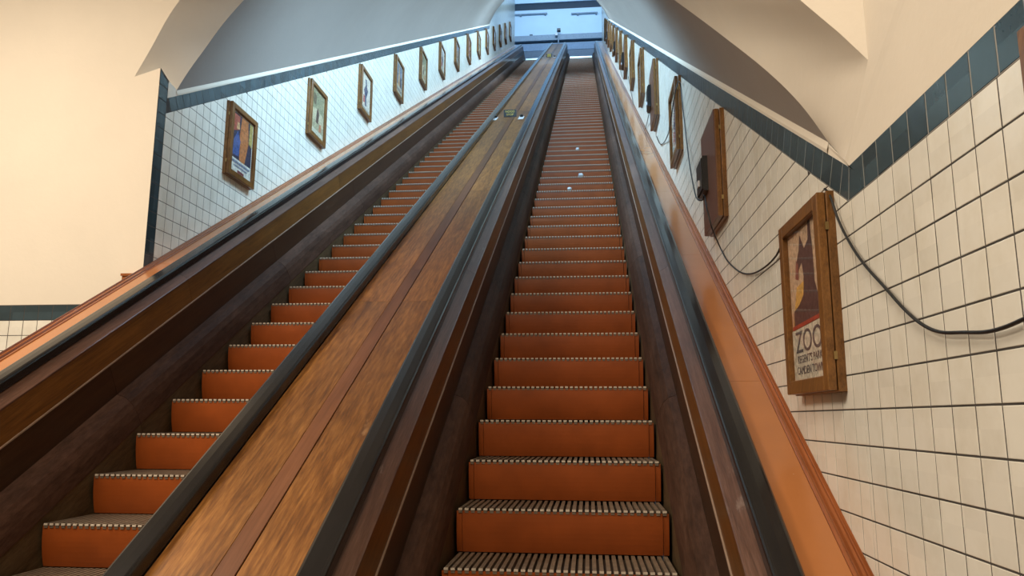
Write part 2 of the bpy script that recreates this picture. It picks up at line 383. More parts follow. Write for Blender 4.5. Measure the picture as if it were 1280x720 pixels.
def grid(tw, y0, y1, z0, z1, yref, zref, clips, mat, name):
    for i in range(math.floor((y0-yref)/PY), math.ceil((y1-yref)/PY)):
        for j in range(math.floor((z0-zref)/PZ), math.ceil((z1-zref)/PZ)):
            a, b = yref+i*PY+JT/2, yref+(i+1)*PY-JT/2; c, d = zref+j*PZ+JT/2, zref+(j+1)*PZ-JT/2
            ctr = -( -sin(SL)*(a+b)/2 + cos(SL)*(c+d)/2)
            if tw.pre and not tw.pre((a+b)/2, (c+d)/2, ctr): continue
            p = [(a, c), (b, c), (b, d), (a, d)]
            for cl in clips:
                p = clip(p, *cl)
                if not p: break
            if p: tw.add(p, mat, name)
# --- right wall: hall part and tunnel part lie in one plane
ZB0, ZB1 = .664, .768; YB = 2.347; YT = 2.322; NB = .607
def backing(nm, pts, X, out, label):
    return struct(wobj(nm, [Vector((X+out, y, z)) for y, z in pts], [tuple(range(len(pts)))], M_GROUT), label, 'wall')
def sl(y, n): return y*tan(SL)-n/cos(SL)
WR = backing('wall_right', [(-.4, ZF), (2.0, ZF), (YEND, sl(YEND, 2.7)), (YEND, sl(YEND, -3.0)), (22.8, sl(22.8, -3.0)), (22.8, sl(22.8, .48)), (YT, ZB1), (-.4, ZB1)], XR, .0014, 'cream tiled wall rising along the right escalator')
tw = TileWall(WR, lambda y, z, o: Vector((XR-o, y, z)))
tw.pre = None
lowc = [nline(1.60, True), (0, 1, 1.0)]
grid(tw, 0.2, YB, -1.05, ZB0, 2.218, ZB0, [(-1, 0, YB-.002), (0, -1, ZB0-.002)]+lowc, M_TILE, 'tile')
tw.pre = lambda y, z, n: .5 < n < 1.75
grid(tw, YB, 22.8, -.6, 13.0, 2.218, ZB0, [(1, 0, -YB-.002), nline(NB+.002, False), nline(1.60, True)], M_TILE, 'tile')
tw.pre = lambda y, z, n: -1.2 < n < 1.75
grid(tw, 22.8, YEND, 10, 20, 2.218, ZB0, [nline(1.60, True)], M_TILE, 'tile')
my, mz = YT-YB, ZB1-ZB0                                   # mitre line between the two borders
tw.pre = None
for i in range(0, 21):
    a, b = YT-.01-(i+1)*PY+JT/2, YT-.01-i*PY-JT/2
    if i == 0: b = YB+.05
    p = clip([(a, ZB0+.002), (b, ZB0+.002), (b, ZB1), (a, ZB1)], -mz, my, mz*YB-my*ZB0-.0002)
    tw.add(p, M_BLUE, 'border_tile')
def sborder(tw, s0, s1, first_clip):
    k = 0; s = s0
    while s < s1:
        q = [SN(0, s+JT/2, NB-.002), SN(0, s+PY-JT/2, NB-.002), SN(0, s+PY-JT/2, .505), SN(0, s+JT/2, .505)]
        p = [(v.y, v.z) for v in q]
        if first_clip: p = clip(p, *first_clip)
        tw.add(p, M_BLUE, 'border_tile'); s += PY
sborder(tw, SN(0, 0, 0).y + 2.24, 26.1, (mz, -my, -mz*YB+my*ZB0-.0002))
tw.build()
struct(wobj('border_grout', [Vector((XR+.0010, y, z)) for y, z in ((-.4, ZB0), (YB, ZB0), (22.8, sl(22.8, NB)), (22.8, sl(22.8, .504)), (YT, ZB1), (-.4, ZB1))], [(0, 1, 4, 5), (1, 2, 3, 4)], M_GPALE, WR))
# --- left tunnel wall
WL = backing('wall_tunnel', [(YF, ZF), (YF+.1, ZF), (YEND, sl(YEND, 2.7)), (YEND, sl(YEND, -3.0)), (22.8, sl(22.8, -3.0)), (22.8, sl(22.8, .48)), (5.12, sl(5.12, .48)), (5.0, 2.46), (YF, 2.508)], XL, -.0014, 'pale tiled wall rising along the left escalator')
tw = TileWall(WL, lambda y, z, o: Vector((XL+o, y, z)))
YS = YF+.108
tw.pre = lambda y, z, n: .5 < n < 1.75
grid(tw, YS, 22.8, .4, 13.0, YS, .70, [(1, 0, -YS), nline(NB+.002, False), nline(1.60, True)], M_TILE, 'tile')
tw.pre = lambda y, z, n: -1.6 < n < 1.75
grid(tw, 22.8, YEND, 10, 20, YS, .70, [nline(1.60, True)], M_TILE, 'tile')
tw.pre = None
for j in range(0, 18):
    z0, z1 = .70+j*PZ+JT/2, .70+(j+1)*PZ-JT/2
    p = [(YF+.001, z0), (YS-JT/2, z0), (YS-JT/2, z1), (YF+.001, z1)]
    p = clip(clip(p, *nline(1.60, True)), -.055, -.115, .055*YF+.115*2.49); tw.add(p, M_BLUE, 'border_tile')
struct(wobj('plaster_patch', [Vector((XL+.001, y, z)) for y, z in ((YS, sl(YS, .505)), (YS, 2.44), (5.0, 2.455), (5.12, sl(5.12, .468)), (5.12, sl(5.12, .505)))], [(0, 1, 2, 3, 4)], M_PLASTER, WL))
sborder(tw, 5.50, 26.1, (1, 0, -YS))
tw.build()
struct(wobj('border_grout', [Vector((XL-.0010, y, z)) for y, z in ((YS, sl(YS, NB)), (22.8, sl(22.8, NB)), (22.8, sl(22.8, .504)), (YS, sl(YS, .504)))], [(0, 1, 2, 3)], M_GROUT, WL))
# --- dado tiles on the front wall at far left
tw = TileWall(WF, lambda y, z, o: Vector((y, YF-.0035-o, z)))
struct(wobj('grout', [Vector((x, YF-.002, z)) for x, z in ((-8, ZF), (-3.072, ZF), (-3.072, .772), (-8, .772))], [(0, 1, 2, 3)], M_GROUT, WF))
tw.pre = lambda y, z, n: True
for i in range(46):
    for j in range(22):
        x0 = -7.905+i*.105; z1 = ZB1-j*PZ
        tw.add([(x0+JT/2, z1-PZ+JT/2), (x0+.105-JT/2, z1-PZ+JT/2), (x0+.105-JT/2, z1-JT/2), (x0+JT/2, z1-JT/2)], M_BLUE if j == 0 else M_TILE, 'border_tile' if j == 0 else 'tile')
tw.build()

# ------------------------------------------------------------------ escalators
def path(x, n, y_low=-.2, y_high=2.2):
    """points of the bent run (level foot, slope, level head) for one profile point"""
    zl = ZF+NN-n; sb = (zl+n*cos(SL))/sin(SL); a = SN(x, sb, n); zt = ZTOP+NN-n; st = (zt+n*cos(SL))/sin(SL); b = SN(x, st, n)
    return sb, st, zl, zt
def sweep(prof, s0=None, s1=None, closed=False, ends=True):
    """prof: list of (x, n). s0/s1 None: run on to the level foot/head"""
    V, F = [], []; rows = []
    for x, n in prof:
        sb, st, zl, zt = path(x, n); r = []
        if s0 is None: r += [Vector((x, -.2, zl)), SN(x, sb, n)]
        else: r.append(SN(x, s0, n))
        if s1 is None: p = SN(x, st, n); r += [p, Vector((x, p.y+2.5, zt))]
        else: r.append(SN(x, s1, n))
        rows.append(r)
    L = len(rows[0]); N = len(rows)
    for r in rows: V += r
    for i in range(N if closed else N-1):
        j = (i+1) % N
        for k in range(L-1): F.append((i*L+k, j*L+k, j*L+k+1, i*L+k+1))
    if closed and ends: F += [tuple(i*L for i in range(N))[::-1], tuple(i*L+L-1 for i in range(N))]
    return V, F
def band(x0, n0, x1, n1, t=.012):
    """thin slab between two profile points, thickness t on the far side"""
    d = Vector((x1-x0, n1-n0)); q = Vector((-d.y, d.x)).normalized()*t
    return [(x0, n0), (x1, n1), (x1+q.x, n1+q.y), (x0+q.x, n0+q.y)]
def segs(length=2.4, s0=.9, s1=36.0):
    n = max(1, round((s1-s0)/length)); return [(s0+(s1-s0)*i/n, s0+(s1-s0)*(i+1)/n) for i in range(n)]
def part(name, prof, mat, parent, smooth=False, seg=None, gap=.0015, closed=True):
    if seg is None:
        V, F = sweep(prof, closed=closed); return wobj(name, V, F, mat, parent, smooth=smooth)
    for k, (a, b) in enumerate(segs(seg, 1.25, STOP+.1)):
        V, F = sweep(prof, None if k == 0 else a+gap, None if b > STOP else b-gap, closed=closed); wobj(name, V, F, mat, parent, smooth=smooth)
def inner_side(xe, sg, parent):
    """balustrade profile from the step edge xe outwards (sg=+1 to the right)"""
    X = lambda o: xe+sg*o
    part('side_plate', [(X(.012), 2.70), (X(.012), 2.195), (X(.03), 2.195), (X(.03), 2.70)], M_PLATE, parent, seg=2.4)
    part('skirt', [(X(.030), 2.205), (X(.008), 2.203), (X(.008), 2.19), (X(.012), 2.135), (X(.022), 2.09), (X(.040), 2.052), (X(.066), 2.022), (X(.11), 2.004), (X(.13), 2.2)], M_SKIRT, parent, smooth=False, seg=2.4)
    part('panel', [(X(.108), 2.01), (X(.108), 1.812), (X(.125), 1.812), (X(.125), 2.01)], M_PANEL, parent, seg=2.4)
    part('bead', [(X(.106), 1.818), (X(.0985), 1.815), (X(.0985), 1.808), (X(.106), 1.805), (X(.12), 1.81)], M_BEAD, parent)
    part('upper_board', [(X(.104), 1.806), (X(.104), 1.642), (X(.12), 1.642), (X(.12), 1.806)], M_BOARD, parent, seg=3.6)
    part('ledge', [(X(.100), 1.650), (X(.100), 1.641), (X(.104), 1.637), (X(.158), 1.602), (X(.17), 1.602), (X(.17), 1.65)], M_LEDGE, parent, seg=3.6)
    part('handrail_guide', [(X(.158), 1.63), (X(.158), 1.592), (X(.236), 1.592), (X(.236), 1.63)], M_GUIDE, parent)
    c = [(.150, 1.594), (.150, 1.560), (.152, 1.553), (.157, 1.548), (.164, 1.546), (.196, 1.5445), (.228, 1.546), (.235, 1.548), (.240, 1.553), (.242, 1.560), (.242, 1.594)]
    part('handrail', [(X(o), n) for o, n in c], M_RUBBER, parent, smooth=False)
def outer_side(xe, sg, parent):
    X = lambda o: xe+sg*o
    part('deck_edge', [(X(.243), 1.60), (X(.243), 1.583), (X(.252), 1.581), (X(.252), 1.60)], M_GUIDE, parent)
    part('deck_panel', [(X(.252), 1.605), (X(.252), 1.588), (X(.388), 1.586), (X(.388), 1.605)], M_ORANGE, parent, seg=1.8, gap=.001)
    part('moulding', [(X(.389), 1.61), (X(.389), 1.584), (X(.393), 1.580), (X(.400), 1.580), (X(.404), 1.585), (X(.409), 1.585), (X(.413), 1.574), (X(.421), 1.571), (X(.428), 1.576), (X(.432), 1.576), (X(.436), 1.566), (X(.4385), 1.566), (X(.4385), 1.61)], M_MOULD, parent, seg=3.6, gap=.0006)
BL = thing('balustrade', 'wooden balustrade with orange deck along the left tiled wall', 'balustrade', (-2.9, 1.0, ZF))
BM = thing('balustrade', 'broad oak centre balustrade with two black handrails between the escalators', 'balustrade', (XC, 1.0, ZF))
BR = thing('balustrade', 'wooden balustrade with orange deck below the right tiled wall', 'balustrade', (.6, 1.0, ZF))
inner_side(SLX[0], -1, BL); outer_side(SLX[0], -1, BL)
inner_side(SR[1], 1, BR); outer_side(SR[1], 1, BR)
inner_side(SLX[1], 1, BM); inner_side(SR[0], -1, BM)
XA, XB = SLX[1]+.244, SR[0]-.244
for nm, a, b, n, mat, sg, sh in (('deck_plank', XA, -1.1665, 1.600, M_DECK, 2.9, 0), ('deck_strip', -1.1645, -1.0925, 1.5985, M_STRIP, 3.6, 0), ('deck_plank', -1.0885, XB, 1.600, M_DECK, 2.9, 0)):
    part(nm, [(a, n+.018), (a, n+.0015), (a+.0015, n), (b-.0015, n), (b, n+.0015), (b, n+.018)], mat, BM, seg=sg, gap=.0012)
part('underdeck', [(XA, 1.66), (XA, 1.621), (XB, 1.621), (XB, 1.66)], M_BLACK, BM)
# outer face and cap moulding of the left balustrade where it stands clear of the wall
V, F = sweep([(-3.063, 1.60), (-3.063, 2.7), (-3.05, 2.7), (-3.05, 1.60)], None, 4.8, True); wobj('outer_panel', V, F, M_BOARD, BL)
pa, pb = atY(150, 351, YF), atY(183, 344, YF)
V, F = boxgeo(-3.185, -3.035, YF-.05, YF-.006, .930, .958); boxgeo(-3.192, -3.03, YF-.058, YF-.006, .958, .975, V, F)
wobj('cap_moulding', V, F, M_MOULD, BL)

# steps
T, RISE, WSTEP = .354, .354*tan(SL), 1.0
def step_proto():
    h = WSTEP/2
    V, F = boxgeo(-h+.004, h-.004, .022, T+.05, -.045, -.021); body = mesh('step', V, F, M_STEP)
    V, F = [], []
    def rp(v): return .006+.030*(v**2.2)
    for x0, x1, off in ((-h+.002, -h+.028, .004), (-h+.0305, h-.0305, 0), (h-.028, h-.002, .004)):
        b = len(V); n = 8
        for k in range(n+1):
            v = k/n; z = -.0125-v*(RISE-.016)
            V += [Vector((x0, rp(v)+off, z)), Vector((x1, rp(v)+off, z))]
        for k in range(n): F.append((b+2*k, b+2*k+1, b+2*k+3, b+2*k+2)[::-1])
        b2 = len(V)
        for k in range(n+1):
            v = k/n; z = -.0125-v*(RISE-.016); V += [Vector((x0, rp(v)+off+.012, z)), Vector((x1, rp(v)+off+.012, z))]
        F += [(b, b+1, b2+1, b2), (b+2*n, b2+2*n, b2+2*n+1, b+2*n+1)]
        for k in range(n): F += [(b+2*k, b2+2*k, b2+2*k+2, b+2*k+2), (b+2*k+1, b+2*k+3, b2+2*k+3, b2+2*k+1)]
    riser = mesh('riser', V, F, M_RISER, smooth=False)
    V, F, FM = [], [], []; nc = 33; p = (WSTEP-.012)/nc
    for i in range(nc):
        x = -h+.006+p*(i+.5); a = p*.29; y0 = random.uniform(-.001, .001)
        boxgeo(x-a, x+a, y0+.003, T+.034, -.021, 0, V, F); FM += [0]*6
        boxgeo(x-a-.0005, x+a+.0005, y0, y0+.006, -.0085, .0006, V, F); FM += [1]*6
    cl = mesh('cleats', V, F, [M_CLEAT, M_CLEATEND], FM)
    return body, riser, cl
BODY, RISER, CLEATS = step_proto()
def flight(x0, x1, y_nose, label):
    e = thing('escalator', label, 'escalator', ((x0+x1)/2, 2.2, ZF))
    s_first = (y_nose-NN*sin(SL))/cos(SL); ds = T/cos(SL); k = -math.floor((s_first-1.6)/ds)
    while True:
        s = s_first+k*ds
        if s > STOP-.1: break
        p = SN((x0+x1)/2, s, NN)
        if p.z-RISE > ZF-.25:
            st = link('step', BODY, e, p+Vector((0, 0, CZ))-wloc(e)); link('riser', RISER, st); link('cleats', CLEATS, st)
        k += 1
    V, F = sweep([(x0+.001, 2.66), (x1-.001, 2.66), (x1-.001, 2.69), (x0+.001, 2.69)], 1.2, STOP, True); wobj('leak_blocker', V, F, M_BLACK, e)  # black sheet added under the steps to block light leaking up
    top = SN((x0+x1)/2, STOP, NN)
    V, F = boxgeo(x0+.01, x1-.01, top.y, top.y+1.2, top.z-.02, top.z+.055); wobj('comb_plate', V, F, M_METAL, e)
    return e
flight(SR[0], SR[1], 3.685, 'wooden escalator of orange steps nearest the viewer, right of the centre deck')
flight(SLX[0], SLX[1], 3.540, 'wooden escalator of orange steps left of the centre deck')

# ------------------------------------------------------------------ upper landing
YW = 40.0
def band_z(y): return atY(700, y, YW).z
def lbox(nm, ya, yb, d, mat, label, cat, x0=-7, x1=5, y_off=0):
    V, F = boxgeo(x0, x1, YW-d+y_off, YW+.2+y_off, band_z(yb), band_z(ya)); return struct(wobj(nm, V, F, mat), label, cat)
lbox('wall_far', 11, 45.5, 0, M_LWALL, 'bright bluish wall of the landing at the top', 'wall')
lbox('wall_far_upper', -45, 3.2, .1, M_LWALL, 'pale strip at the top of the landing wall', 'wall')
lbox('trim_4', 3.2, 11, .02, M_LDARK, 'dark beam across the landing wall', 'beam')
lbox('trim_5', 45.5, 52.2, .25, M_LSILL, 'grey ledge along the landing wall', 'ledge')
lbox('trim_6', 52.2, 54.6, 0, M_LDARK, 'black gap under the grey landing ledge', 'trim')
lbox('wall_far_lower', 54.6, 63.5, .12, M_LPANEL, 'blue panel below the landing ledge', 'wall')
lbox('trim_7', 63.5, 92, .10, M_LLOW, 'dark blue base of the landing wall', 'trim')
V, F = boxgeo(-7, 5, SN(0, STOP, NN).y+1.2, YW, ZTOP-.2, ZTOP); struct(wobj('floor_landing', V, F, M_LSILL), 'landing floor at the head of the escalators', 'floor')
ZU = 24.4
for nm, pts in (('ceiling_landing', [(-7, 22.4, ZU), (5, 22.4, ZU), (5, YW, ZU), (-7, YW, ZU)]), ('wall_landing_left', [(-7, YEND, 12), (-7, YW, 12), (-7, YW, ZU), (-7, YEND, ZU)]), ('wall_landing_right', [(5, YEND, 12), (5, YW, 12), (5, YW, ZU), (5, YEND, ZU)]),
                ('wall_landing_back', [(-7, 22.4, 13.9), (5, 22.4, 13.9), (5, 22.4, ZU), (-7, 22.4, ZU)])):
    wallobj(nm, [Vector(p) for p in pts], M_LWALL, 'pale wall around the landing at the top', 'wall')
for x, X0, X1 in ((-3.065, -7, -3.07), (.805, .81, 5)):
    V, F = boxgeo(X0, X1, YEND-.12, YEND, 13, ZU); struct(wobj('wall_landing_return', V, F, M_LWALL), 'pale return wall at the head of the tunnel', 'wall')
for (ua, ub, v), lab in (((640, 684, 18.6), 'long thin rail on the landing wall above the left escalator'), ((714, 747, 17.0), 'long thin rail on the landing wall above the right escalator')):
    a, b = atY(ua, v, YW-.10), atY(ub, v, YW-.10); t = thing('wall_rail', lab, 'rail', ((a.x+b.x)/2, YW-.1, a.z))
    V, F = boxgeo(a.x, b.x, YW-.13, YW-.07, a.z-.03, a.z+.03); wobj('bar', V, F, M_LSILL, t)
    for k in (.25, .95):
        x = a.x+(b.x-a.x)*k; V, F = boxgeo(x-.04, x+.04, YW-.12, YW, a.z-.09, a.z+.02); wobj('bracket', V, F, M_LSILL, t)
a = atY(698, 52, YW-.3); t = thing('security_camera', 'small lamp-like camera on a thin post at the top landing', 'camera', a)
b = atY(698.5, 39.5, YW-.3)
V, F = boxgeo(a.x-.025, a.x+.025, YW-.34, YW-.29, a.z-.1, b.z); wobj('post', V, F, M_LSILL, t)
V, F = boxgeo(b.x-.10, b.x+.10, YW-.45, YW-.2, b.z, b.z+.13); wobj('housing', V, F, M_BLACK, t)
V, F = boxgeo(b.x-.2, b.x-.07, YW-.42, YW-.25, b.z-.28, b.z-.12); wobj('bracket', V, F, M_WHITE, t)
for (u, v), lab in (((664, 44.8), 'small dark spot lamp on the landing ledge at left'), ((739.5, 43.3), 'small dark spot lamp on the landing ledge at right')):
    p = atY(u, v, YW-.12); t = thing('spot_lamp', lab, 'lamp', p)
    V, F = boxgeo(p.x-.06, p.x+.06, YW-.18, YW-.06, p.z-.05, p.z-.02); wobj('base', V, F, M_LSILL, t)
    V, F = boxgeo(p.x-.09, p.x+.09, YW-.2, YW-.05, p.z-.02, p.z+.05); wobj('head', V, F, M_LDARK, t)

# ------------------------------------------------------------------ lettering
def textmesh(body, size, mat, depth=.0006):
    c = bpy.data.curves.new('lettering', 'FONT'); c.body = body; c.size = size; c.align_x = 'CENTER'; c.align_y = 'CENTER'; c.extrude = depth; c.resolution_u = 4
    o = bpy.data.objects.new('lettering', c); COL.objects.link(o); bpy.context.view_layer.update()
    me = bpy.data.meshes.new_from_object(o.evaluated_get(bpy.context.evaluated_depsgraph_get())); bpy.data.objects.remove(o)
    me.materials.clear(); me.materials.append(mat); return me

# ------------------------------------------------------------------ poster frames
FWID, FH, FD = .51, .65, .056; BAR = .052
ART = {
 'zoo': dict(bg=(.60, .36, .22), polys=[
    ((.62, .42, .27), [(.0, .46), (1, .46), (1, 1), (0, 1)]),
    ((.72, .40, .10), [(.05, .38), (.80, .38), (.74, .66), (.22, .62)]),
    ((.10, .05, .045), [(.08, .37), (.97, .39), (.95, .46), (.84, .50), (.76, .60), (.76, .76), (.74, .88), (.72, 1.0), (.66, .99), (.64, .88), (.52, .84), (.40, .95), (.36, .86), (.26, .78), (.30, .72), (.42, .76), (.46, .66), (.42, .55), (.28, .50), (.10, .47)]),
    ((.30, .10, .07), [(.20, .68), (.30, .66), (.32, .76), (.25, .80)]),
    ((.42, .06, .03), [(.03, .345), (1, .365), (1, .39), (.03, .37)]),
    ((.66, .57, .44), [(.0, .0), (1, .0), (1, .36), (0, .34)])],
    text=[('ZOO', .112, .5, .245, (.13, .10, .10)), ("REGENT'S PARK", .040, .5, .135, (.16, .12, .11)), ('CAMDEN TOWN', .040, .5, .062, (.16, .12, .11))]),
 'figures': dict(bg=(.72, .68, .58), polys=[
    ((.035, .03, .06), [(.04, .24), (.96, .24), (.96, .97), (.04, .97)]),
    ((.50, .17, .05), [(.42, .24), (.66, .24), (.80, .60), (.74, .97), (.44, .97), (.38, .66)]),
    ((.06, .10, .28), [(.10, .28), (.38, .30), (.42, .56), (.28, .70), (.12, .52)]),
    ((.42, .10, .06), [(.08, .66), (.30, .72), (.36, .95), (.10, .95)]),
    ((.62, .36, .16), [(.22, .72), (.36, .74), (.34, .84), (.24, .84)]),
    ((.45, .34, .10), [(.80, .62), (.96, .58), (.96, .97), (.82, .97)]),
    ((.20, .05, .05), [(.36, .03), (.66, .03), (.66, .075), (.36, .075)]),
    ((.22, .24, .32), [(.10, .17), (.90, .17), (.90, .205), (.10, .205)]),
    ((.30, .31, .38), [(.20, .115), (.80, .115), (.80, .14), (.20, .14)])], text=[]),
 'meadow': dict(bg=(.42, .36, .22), polys=[
    ((.30, .28, .16), [(.06, .55), (.94, .50), (.94, .95), (.06, .95)]), ((.55, .47, .30), [(.06, .30), (.5, .36), (.94, .28), (.94, .52), (.5, .60), (.06, .54)]),
    ((.12, .07, .05), [(.40, .30), (.56, .30), (.62, .52), (.52, .64), (.42, .54)]), ((.50, .20, .10), [(.62, .16), (.82, .18), (.80, .34), (.66, .32)]),
    ((.16, .12, .07), [(.14, .70), (.34, .64), (.40, .84), (.2, .9)]), ((.60, .54, .40), [(.06, .05), (.94, .05), (.94, .14), (.06, .14)])], text=[]),
 'dancer': dict(bg=(.70, .62, .50), polys=[
    ((.07, .08, .14), [(.46, .16), (.60, .18), (.58, .40), (.74, .62), (.60, .72), (.56, .88), (.44, .86), (.46, .70), (.28, .54), (.42, .42)]),
    ((.46, .12, .10), [(.22, .20), (.42, .24), (.40, .40), (.26, .42)]), ((.40, .34, .28), [(.1, .06), (.9, .06), (.9, .11), (.1, .11)])], text=[]),
 'tower': dict(bg=(.50, .44, .33), polys=[
    ((.16, .20, .26), [(.08, .30), (.92, .30), (.92, .94), (.08, .94)]), ((.55, .30, .12), [(.34, .30), (.60, .30), (.54, .86), (.44, .92)]),
    ((.08, .06, .06), [(.60, .30), (.84, .30), (.82, .60), (.66, .62)]), ((.24, .20, .18), [(.14, .12), (.86, .12), (.86, .2), (.14, .2)])], text=[]),
}
ARTLIST = ['zoo', 'figures', 'meadow', 'dancer', 'tower']
def mapper(side, Y0, Z0):            # (u, v, w): along wall (u grows up the tunnel), height, out of the wall
    X, sg = (XR, -1) if side == 'R' else (XL, 1)
    return lambda u, v, w: Vector((X+sg*w, Y0+u, Z0+v))
def bars(fw_, fh_, b, w0, w1, inset=0):
    V, F = [], []
    i = inset
    for (u0, u1, v0, v1) in ((i, b, i, fh_-i), (fw_-b, fw_-i, i, fh_-i), (b, fw_-b, i, b), (b, fw_-b, fh_-b, fh_-i)):
        c = .003; bb = len(V)
        for w, d in ((w0, 0), (w1-c, 0), (w1, c)):
            V += [(u0+d, v0+d, w), (u1-d, v0+d, w), (u1-d, v1-d, w), (u0+d, v1-d, w)]
        for l in range(2):
            for k in range(4): F.append((bb+l*4+k, bb+l*4+(k+1) % 4, bb+l*4+4+(k+1) % 4, bb+l*4+4+k))
        F += [(bb+8, bb+9, bb+10, bb+11), (bb+3, bb+2, bb+1, bb)]
    return V, F
_cache = {}
def fmesh(side, key, fn, mats):
    k = (side, key)
    if k not in _cache:
        V, F, FM = fn(); f = mapper(side, 0, 0); o = f(0, 0, 0); _cache[k] = mesh(key, [f(*v)-o for v in V], F, mats, FM)
    return _cache[k]
def poster_geo(art, side):
    d = ART[art]; V, F, FM, mats = [], [], [], [flat(d['bg'])]
    u0, u1, v0, v1 = BAR-.004, FWID-BAR+.004, BAR-.004, FH-BAR+.004; wd = .034
    flip = side == 'R'                # reading direction: on the right wall left of the print is up the tunnel
    def P(a, b, k): a = 1-a if flip else a; return (u0+(u1-u0)*a, v0+(v1-v0)*b, wd+k)
    V += [P(0, 0, 0), P(1, 0, 0), P(1, 1, 0), P(0, 1, 0)]; F.append((0, 1, 2, 3)); FM.append(0)
    for k, (c, pts) in enumerate(d['polys']):
        b = len(V); V += [P(x, y, .0004*(k+1)) for x, y in pts]; F.append(tuple(range(b, len(V)))); mats.append(flat(c)); FM.append(k+1)
    return V, F, FM, mats
def box3(u0, u1, v0, v1, w0, w1):
    V, F = boxgeo(u0, u1, v0, v1, w0, w1); return [tuple(v) for v in V], F, None
def frame(side, Y0, Z0, art, label, cat='poster frame', lean=0, box=None):
    f = mapper(side, Y0, Z0); grp = 'framed posters on the %s tunnel wall' % ('right' if side == 'R' else 'left')
    e = thing('poster_frame', label, cat, f(0, 0, 0), grp)
    link('back_frame', fmesh(side, 'back_frame', lambda: (*bars(FWID, FH, .040, 0, .026), None), M_FRAME), e)
    link('backing_board', fmesh(side, 'backing_board', lambda: box3(.04, FWID-.04, .04, FH-.04, .004, .030), M_FBOARD), e)
    d = link('door_frame', fmesh(side, 'door_frame', lambda: (*bars(FWID, FH, BAR, .030, FD, .004), None), M_FRAME), e)
    for v in (.10, FH-.13):
        link('hinge', fmesh(side, 'hinge%d' % int(v*100), lambda: box3(-.0015, .006, v, v+.026, .023, .034), M_BRASS), d)
    if art == 'board':
        link('door_panel', fmesh(side, 'door_panel', lambda: box3(.006, FWID-.006, .006, FH-.006, FD-.006, FD+.004), M_FBOARD), e)
    else:
        k = (side, 'art', art)
        if k not in _cache:
            V, F, FM, mats = poster_geo(art, side); g = mapper(side, 0, 0); o = g(0, 0, 0); _cache[k] = mesh('poster', [g(*v)-o for v in V], F, mats, FM)
        p = link('poster', _cache[k], e)
        for body, size, cx, cy, c in ART[art]['text']:
            me = textmesh(body, size, flat(c)); sg = -1 if side == 'R' else 1
            for v in me.vertices:
                x, y, z = v.co; v.co = (( -.0372 if side == 'R' else .0372) + (-z if side == 'R' else z), (-x if side == 'R' else x)*(1.28 if body == 'ZOO' else 1.05)+FWID/2, y+BAR+(FH-2*BAR)*cy)
            link('lettering', me, p)
        link('glass_pane', fmesh(side, 'glass_pane', lambda: box3(BAR-.003, FWID-BAR+.003, BAR-.003, FH-BAR+.003, .042, .0445), M_GLASS), e)
    return e
ORD = ['first', 'second', 'third', 'fourth', 'fifth', 'sixth', 'seventh', 'eighth', 'ninth', 'tenth', 'eleventh', 'twelfth', 'thirteenth', 'fourteenth', 'fifteenth', 'sixteenth']
def zlow(y, n): return sl(y, n)
LZ = {}
for k in range(14):
    y = 5.885+1.775*k; z = 2.045+(y-5.885)*.5875
    art = ['figures', 'meadow', 'dancer', 'tower', 'meadow', 'dancer', 'tower', 'figures', 'meadow', 'tower', 'dancer', 'meadow', 'figures', 'tower'][k]
    lab = ('wooden framed poster with dark blue and orange figures, lowest on the left wall' if k == 0 else 'wooden framed poster on the left tiled wall, %s from the bottom' % ORD[k])
    frame('L', y, z, art, lab)
RY = []
for k in range(14):
    y = 2.475+1.787*k; z = .088+(y-2.475)*.5872; RY.append((y, z))
    art = ['zoo', 'board', 'dancer', 'board', 'tower', 'meadow', 'board', 'figures', 'board', 'meadow', 'dancer', 'board', 'tower', 'meadow'][k]
    lab = {0: 'wooden framed zoo poster in orange and brown, lowest on the right wall', 1: 'brown wooden poster case with closed board front and a black box'}.get(k, 'wooden poster frame on the right tiled wall, %s from the bottom' % ORD[k])
    frame('R', y, z, art, lab)
frame('R', .80, .022, 'meadow', 'wooden poster frame cut off by the right edge of the photo')

# black boxes on the right frames, cables between them
def wallbox(k, u0, u1, v0, v1, label):
    y, z = RY[k]; f = mapper('R', y, z); e = thing('black_box', label, 'box', f((u0+u1)/2, v0, FD+.004), 'black boxes on the right poster frames')
    V, F = [], []
    for a, b, c, d, w0, w1 in ((u0, u1, v0, v1, FD+.004, FD+.034), (u0+.01, u1-.01, v0+.012, v1-.012, FD+.034, FD+.042)):
        vs, fs = boxgeo(a, b, c, d, w0, w1); n = len(V); V += [f(*v) for v in vs]; F += [tuple(i+n for i in q) for q in fs]
    wobj('housing', V, F, M_BLACK, e)
    vs, fs = boxgeo((u0+u1)/2-.02, (u0+u1)/2+.02, v0+.05, v0+.09, FD+.042, FD+.052); wobj('button', [f(*v) for v in vs], fs, M_WHITE, e)
wallbox(1, .28, .50, .24, .46, 'black box with a pale button on the brown board of the second right frame')
wallbox(3, .30, .50, .22, .48, 'black box on the fourth frame up the right wall')
wallbox(6, .20, .46, .16, .40, 'black box on the seventh frame up the right wall')
wallbox(8, .20, .46, .16, .40, 'black box on the ninth frame up the right wall')
wallbox(11, .20, .46, .16, .40, 'black box on the twelfth frame up the right wall')
def cable(pts, label, r=.006):
    V, F = tubegeo([atX(u, v, X) for u, v, X in pts], r); o = wobj('cable', V, F, M_CABLE, smooth=True); tag(o, label, 'cable', 'black cables looping along the right wall')
c = XR-.012
cable([(1031, 236, c), (1038, 246, c), (1048, 275, c), (1062, 303, c), (1080, 330, c), (1105, 358, c), (1130, 386, c), (1152, 405, c), (1175, 415, c), (1205, 415.5, c), (1232, 415, c), (1256, 409, c), (1282, 398, c), (1330, 378, c)], 'black cable sagging over the tiles right of the zoo poster', .0043)
